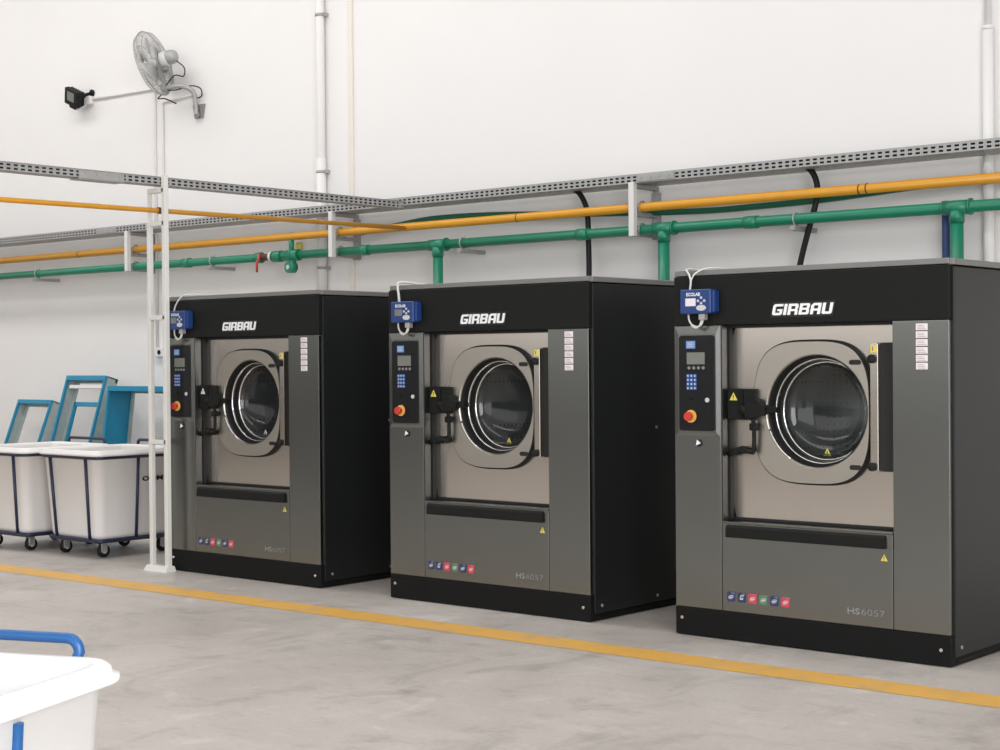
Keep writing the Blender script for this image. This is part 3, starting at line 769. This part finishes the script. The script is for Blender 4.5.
b = MB(); b.tube(smooth_path([cF+R @ V((.02, .06, -.13)), V((.03, -.12, -.08)), V((.07, -.06, -.05)), V((.09, -.02, .01))], 6), .009, 8); b.build('power_lead', 'light_print', t)
b = MB(); b.box(.06, .15, -.05, 0, -.03, .05, .006); b.build('junction_box', 'pvc', t)

# ------------------------------------------------------------------ linen bins
def bin_(loc, rz, label, frame, plastic, text=False, rim=True, sides=(-.02,)):
    t = empty('linen_trolley', loc, rz); tag(t, label, 'trolley', 'white plastic laundry trolleys')
    HX, HY, bx, by = .40, .42, .325, .345
    zt, zb = .80, .135
    def sec(k, z, r, g=0.): return rrect(bx+(HX-.035-bx)*k+g, by+(HY-.035-by)*k+g, r, z, 6)
    b = MB()
    b.loft([sec(0, zb, .05, -.03), sec(0, zb+.012, .06, -.006), sec(.03, zb+.04, .065), sec(1, zt-.047, .075), rrect(HX-.006, HY-.006, .085, zt-.043, 6), rrect(HX, HY, .09, zt-.038, 6), rrect(HX, HY, .09, zt-.026, 6), rrect(HX-.012, HY-.012, .085, zt-.022, 6),
            rrect(HX-.014, HY-.014, .085, zt-.008, 6), rrect(HX-.024, HY-.024, .08, zt, 6), rrect(HX-.05, HY-.05, .065, zt-.002, 6), rrect(HX-.058, HY-.058, .06, zt-.02, 6), sec(.96, zt-.08, .06, -.012), sec(.05, zb+.06, .05, -.012), sec(0, zb+.03, .04, -.05)], (True, True))
    b.build('tub', plastic, t)
    r = .0125
    if rim:
        fr = MB()
        lp = rrect(HX-.022, HY-.022, .085, zt-.054, 6); fr.tube(lp+[lp[0]], r, 8)
        fr.build('rim_frame', frame, t)
    fr = MB(); lp = rrect(bx+.002, by+.002, .05, zb-.006, 6); fr.tube(lp+[lp[0]], .016, 8)
    fr.box(-bx, bx, -.02, .02, zb-.02, zb-.002); fr.box(-bx+.05, -bx+.09, -by, by, zb-.02, zb-.002); fr.box(bx-.09, bx-.05, -by, by, zb-.02, zb-.002)
    fr.build('base_frame', frame, t)
    def strap(p0, p1):
        s = MB(); s.tube([p0, p1], r, 8); s.build('frame_strut', frame, t)
    for sx in (-.215, .215):
        for sy in (-1, 1): strap((sx, sy*(by+.004), zb), (sx*1.08, sy*(HY-.026), zt-.062))
    for sx in (-1, 1):
        for yy in sides: strap((sx*(bx+.004), yy, zb), (sx*(HX-.034), yy, zt-.062))
    h = MB()
    pts = [(-.255, HY-.03, zt-.065), (-.255, HY-.014, zt-.03), (-.255, HY-.004, zt-.005)]+arc((-.225, HY+.004, zt+.004), .030, PI, PI/2, 5)+arc((.225, HY+.004, zt+.004), .030, PI/2, 0, 5)+[(.255, HY-.004, zt-.005), (.255, HY-.014, zt-.03), (.255, HY-.03, zt-.065)]
    h.tube(pts, .0125, 10); h.build('handle', frame, t)
    for sx in (-1, 1):
        for sy in (-1, 1):
            x, y = sx*.245, sy*.265
            c = MB(); c.cyl((x, y, .112), (x, y, zb-.012), .028, 14); c.box(x-.026, x-.020, y-.022, y+.03, .04, .115, .002); c.box(x+.020, x+.026, y-.022, y+.03, .04, .115, .002); c.box(x-.026, x+.026, y-.022, y+.03, .108, .114)
            f = c.build('caster', 'fork', t)
            c = MB(); c.loft([[(x+dx, y+.012+rr*math.cos(2*PI*i/24), .050+rr*math.sin(2*PI*i/24)) for i in range(24)] for dx, rr in ((-.016, .038), (-.016, .047), (-.010, .050), (.010, .050), (.016, .047), (.016, .038))], (True, True))
            c.mi = 1; c.cyl((x-.0175, y+.012, .05), (x+.0175, y+.012, .05), .022, 16); c.build('wheel', ['rubber', 'light_print'], f)
    if text:
        b = MB()
        text_mesh(b, 'OOM', 0, 0, .036, 0, .045, .19)
        for v in b.bm.verts:
            k = (.64-zb)/(zt-.047-zb)
            xx, zz = v.co.x, v.co.z
            v.co = V((bx+(HX-.035-bx)*((.555+zz-zb)/(zt-.047-zb))+.004, .02+xx, .555+zz))
        b.build('lettering', 'rubber', t)
    return t
bin_((-1.22, .40, 0), math.radians(-1.), 'white plastic laundry trolley in a navy frame standing right behind the ladder post', 'navy', 'bin_far', text=True)
bin_((-2.06, .33, 0), math.radians(-1.), 'white plastic laundry trolley in a navy frame, second one left of the ladder post', 'navy', 'bin_far')
bin_((5.938, -5.385, 0), math.radians(22.), 'white laundry trolley with bright blue handle on the near side of the yellow line', 'blue_frame', 'bin', rim=False, sides=(.04,))

# ------------------------------------------------------------------ teal frames leaning on the wall
def lean_frame(name, x, y, rx, w, h, d, label, bar=.045, deep='tealgrey', inner=None, rz=0.):
    """open box frame, front face local y=0, leaning back by rx"""
    t = empty(name, (x, y, 0), rz); t.rotation_euler = (-rx, 0, rz)
    tag(t, label, 'frame', 'teal frames leaning on the wall')
    b = MB(); b.mi = 0
    sb = bar*.5
    b.box(-w/2, w/2, 0, .03, h-bar, h, .004); b.box(-w/2, w/2, 0, .03, .0, bar, .004)
    b.box(-w/2, -w/2+sb, 0, .03, bar, h-bar, .004); b.box(w/2-sb, w/2, 0, .03, bar, h-bar, .004)
    b.build('front_frame', 'teal', t)
    b = MB()
    th = .012
    b.box(-w/2, -w/2+th, .028, d, .0, h); b.box(w/2-th, w/2, .028, d, .0, h); b.box(-w/2, w/2, .028, d, h-th, h); b.box(-w/2, w/2, .028, d, 0, th)
    b.build('side_wall', deep, t)
    b = MB()
    k = bar*.8
    b.box(-w/2, w/2, d-.025, d+.002, h-k-.002, h-.002); b.box(-w/2, w/2, d-.025, d+.002, .002, k); b.box(-w/2+.002, -w/2+k, d-.025, d+.002, k, h-k); b.box(w/2-k, w/2-.002, d-.025, d+.002, k, h-k)
    b.build('rear_frame', inner or 'tealgrey', t)
    return t
lean_frame('tray_frame', -5.45, 2.08, math.radians(21), .61, 1.15, .13, 'low teal-edged open frame leaning on the wall, leftmost of three')
t2 = lean_frame('tray_frame', -4.45, 2.02, math.radians(17), .66, 1.385, .15, 'tall teal-edged frame with a second frame inside leaning on the wall in the middle', bar=.05)
b = MB(); b.box(-.28, .28, .03, .06, 1.26, 1.295, .003); b.build('white_bar', 'pvc', t2)
b = MB()
b.box(-.25, .25, .11, .14, 1.10, 1.14); b.box(-.25, -.225, .11, .14, .1, 1.14); b.box(.225, .25, .08, .14, .1, 1.14)
b.build('inner_frame', 'teal', t2)
t3 = lean_frame('tray_frame', -3.37, 2.12, math.radians(7), 1.02, 1.235, .30, 'deep teal box frame standing on its side against the wall behind the ladder post', bar=.05, deep='teal', inner='tealgrey')

# ------------------------------------------------------------------ camera
f, yaw, pit, rol = 1604.348, -.709343, -.009289, -.008131
d = V((math.sin(yaw)*math.cos(pit), math.cos(yaw)*math.cos(pit), math.sin(pit)))
r = V((math.cos(yaw), -math.sin(yaw), 0)); u = r.cross(d)
r2 = r*math.cos(rol)+u*math.sin(rol); u2 = u*math.cos(rol)-r*math.sin(rol)
cam = bpy.data.cameras.new('camera'); co = bpy.data.objects.new('camera', cam); COL.objects.link(co)
mw = Matrix((r2, u2, -d)).transposed().to_4x4(); mw.translation = V((9.03233, -6.97514, 1.44248))
co.matrix_world = mw
cam.sensor_width = 36; cam.sensor_fit = 'HORIZONTAL'; cam.lens = f/1000*36; cam.clip_start = .05; cam.clip_end = 100
bpy.context.scene.camera = co

# ------------------------------------------------------------------ light: roof skylights and the open loading door
def area(name, loc, rot, sx, sy, power, col=(1, 1, 1)):
    l = bpy.data.lights.new(name, 'AREA'); l.shape = 'RECTANGLE'; l.size = sx; l.size_y = sy; l.energy = power; l.color = col
    o = bpy.data.objects.new(name, l); COL.objects.link(o); o.location = loc; o.rotation_euler = rot
    return o
area('skylight', (-3.9, -.4, 7.19), (0, 0, 0), 12, 1.35, 335, (1, .985, .97))
area('skylight', (5.6, -.4, 7.19), (0, 0, 0), 6.5, 1.35, 75, (1, .985, .97))
area('skylight', (6, -5.3, 7.19), (0, 0, 0), 11, 1.75, 150, (1, .985, .97))
area('skylight', (-3, -11.3, 7.19), (0, 0, 0), 12, 1.75, 170, (1, .985, .97))
area('loading_door_daylight', (7.5, -14.05, 2.3), (math.radians(90), 0, 0), 8, 4.5, 230, (.98, .99, 1))
area('front_wall_fill', (-3.5, -13.97, 3.4), (math.radians(90), 0, 0), 12.8, 3.2, 110, (.98, .99, 1))  # added fill on the solid front wall, brightens what the washers reflect
area('side_door_daylight', (12.05, -7.5, 2.8), (math.radians(90), 0, math.radians(90)), 6, 5.2, 850, (.985, .99, 1))

wd = bpy.data.worlds.new('sky'); bpy.context.scene.world = wd; wd.use_nodes = True
nt = wd.node_tree; bg = nt.nodes['Background']
bg.inputs['Color'].default_value = (.88, .93, 1, 1); bg.inputs['Strength'].default_value = .8

sc = bpy.context.scene
sc.view_settings.view_transform = 'Standard'; sc.view_settings.look = 'None'
sc.view_settings.exposure = -.07; sc.view_settings.gamma = 1.
sc.view_settings.use_curve_mapping = False
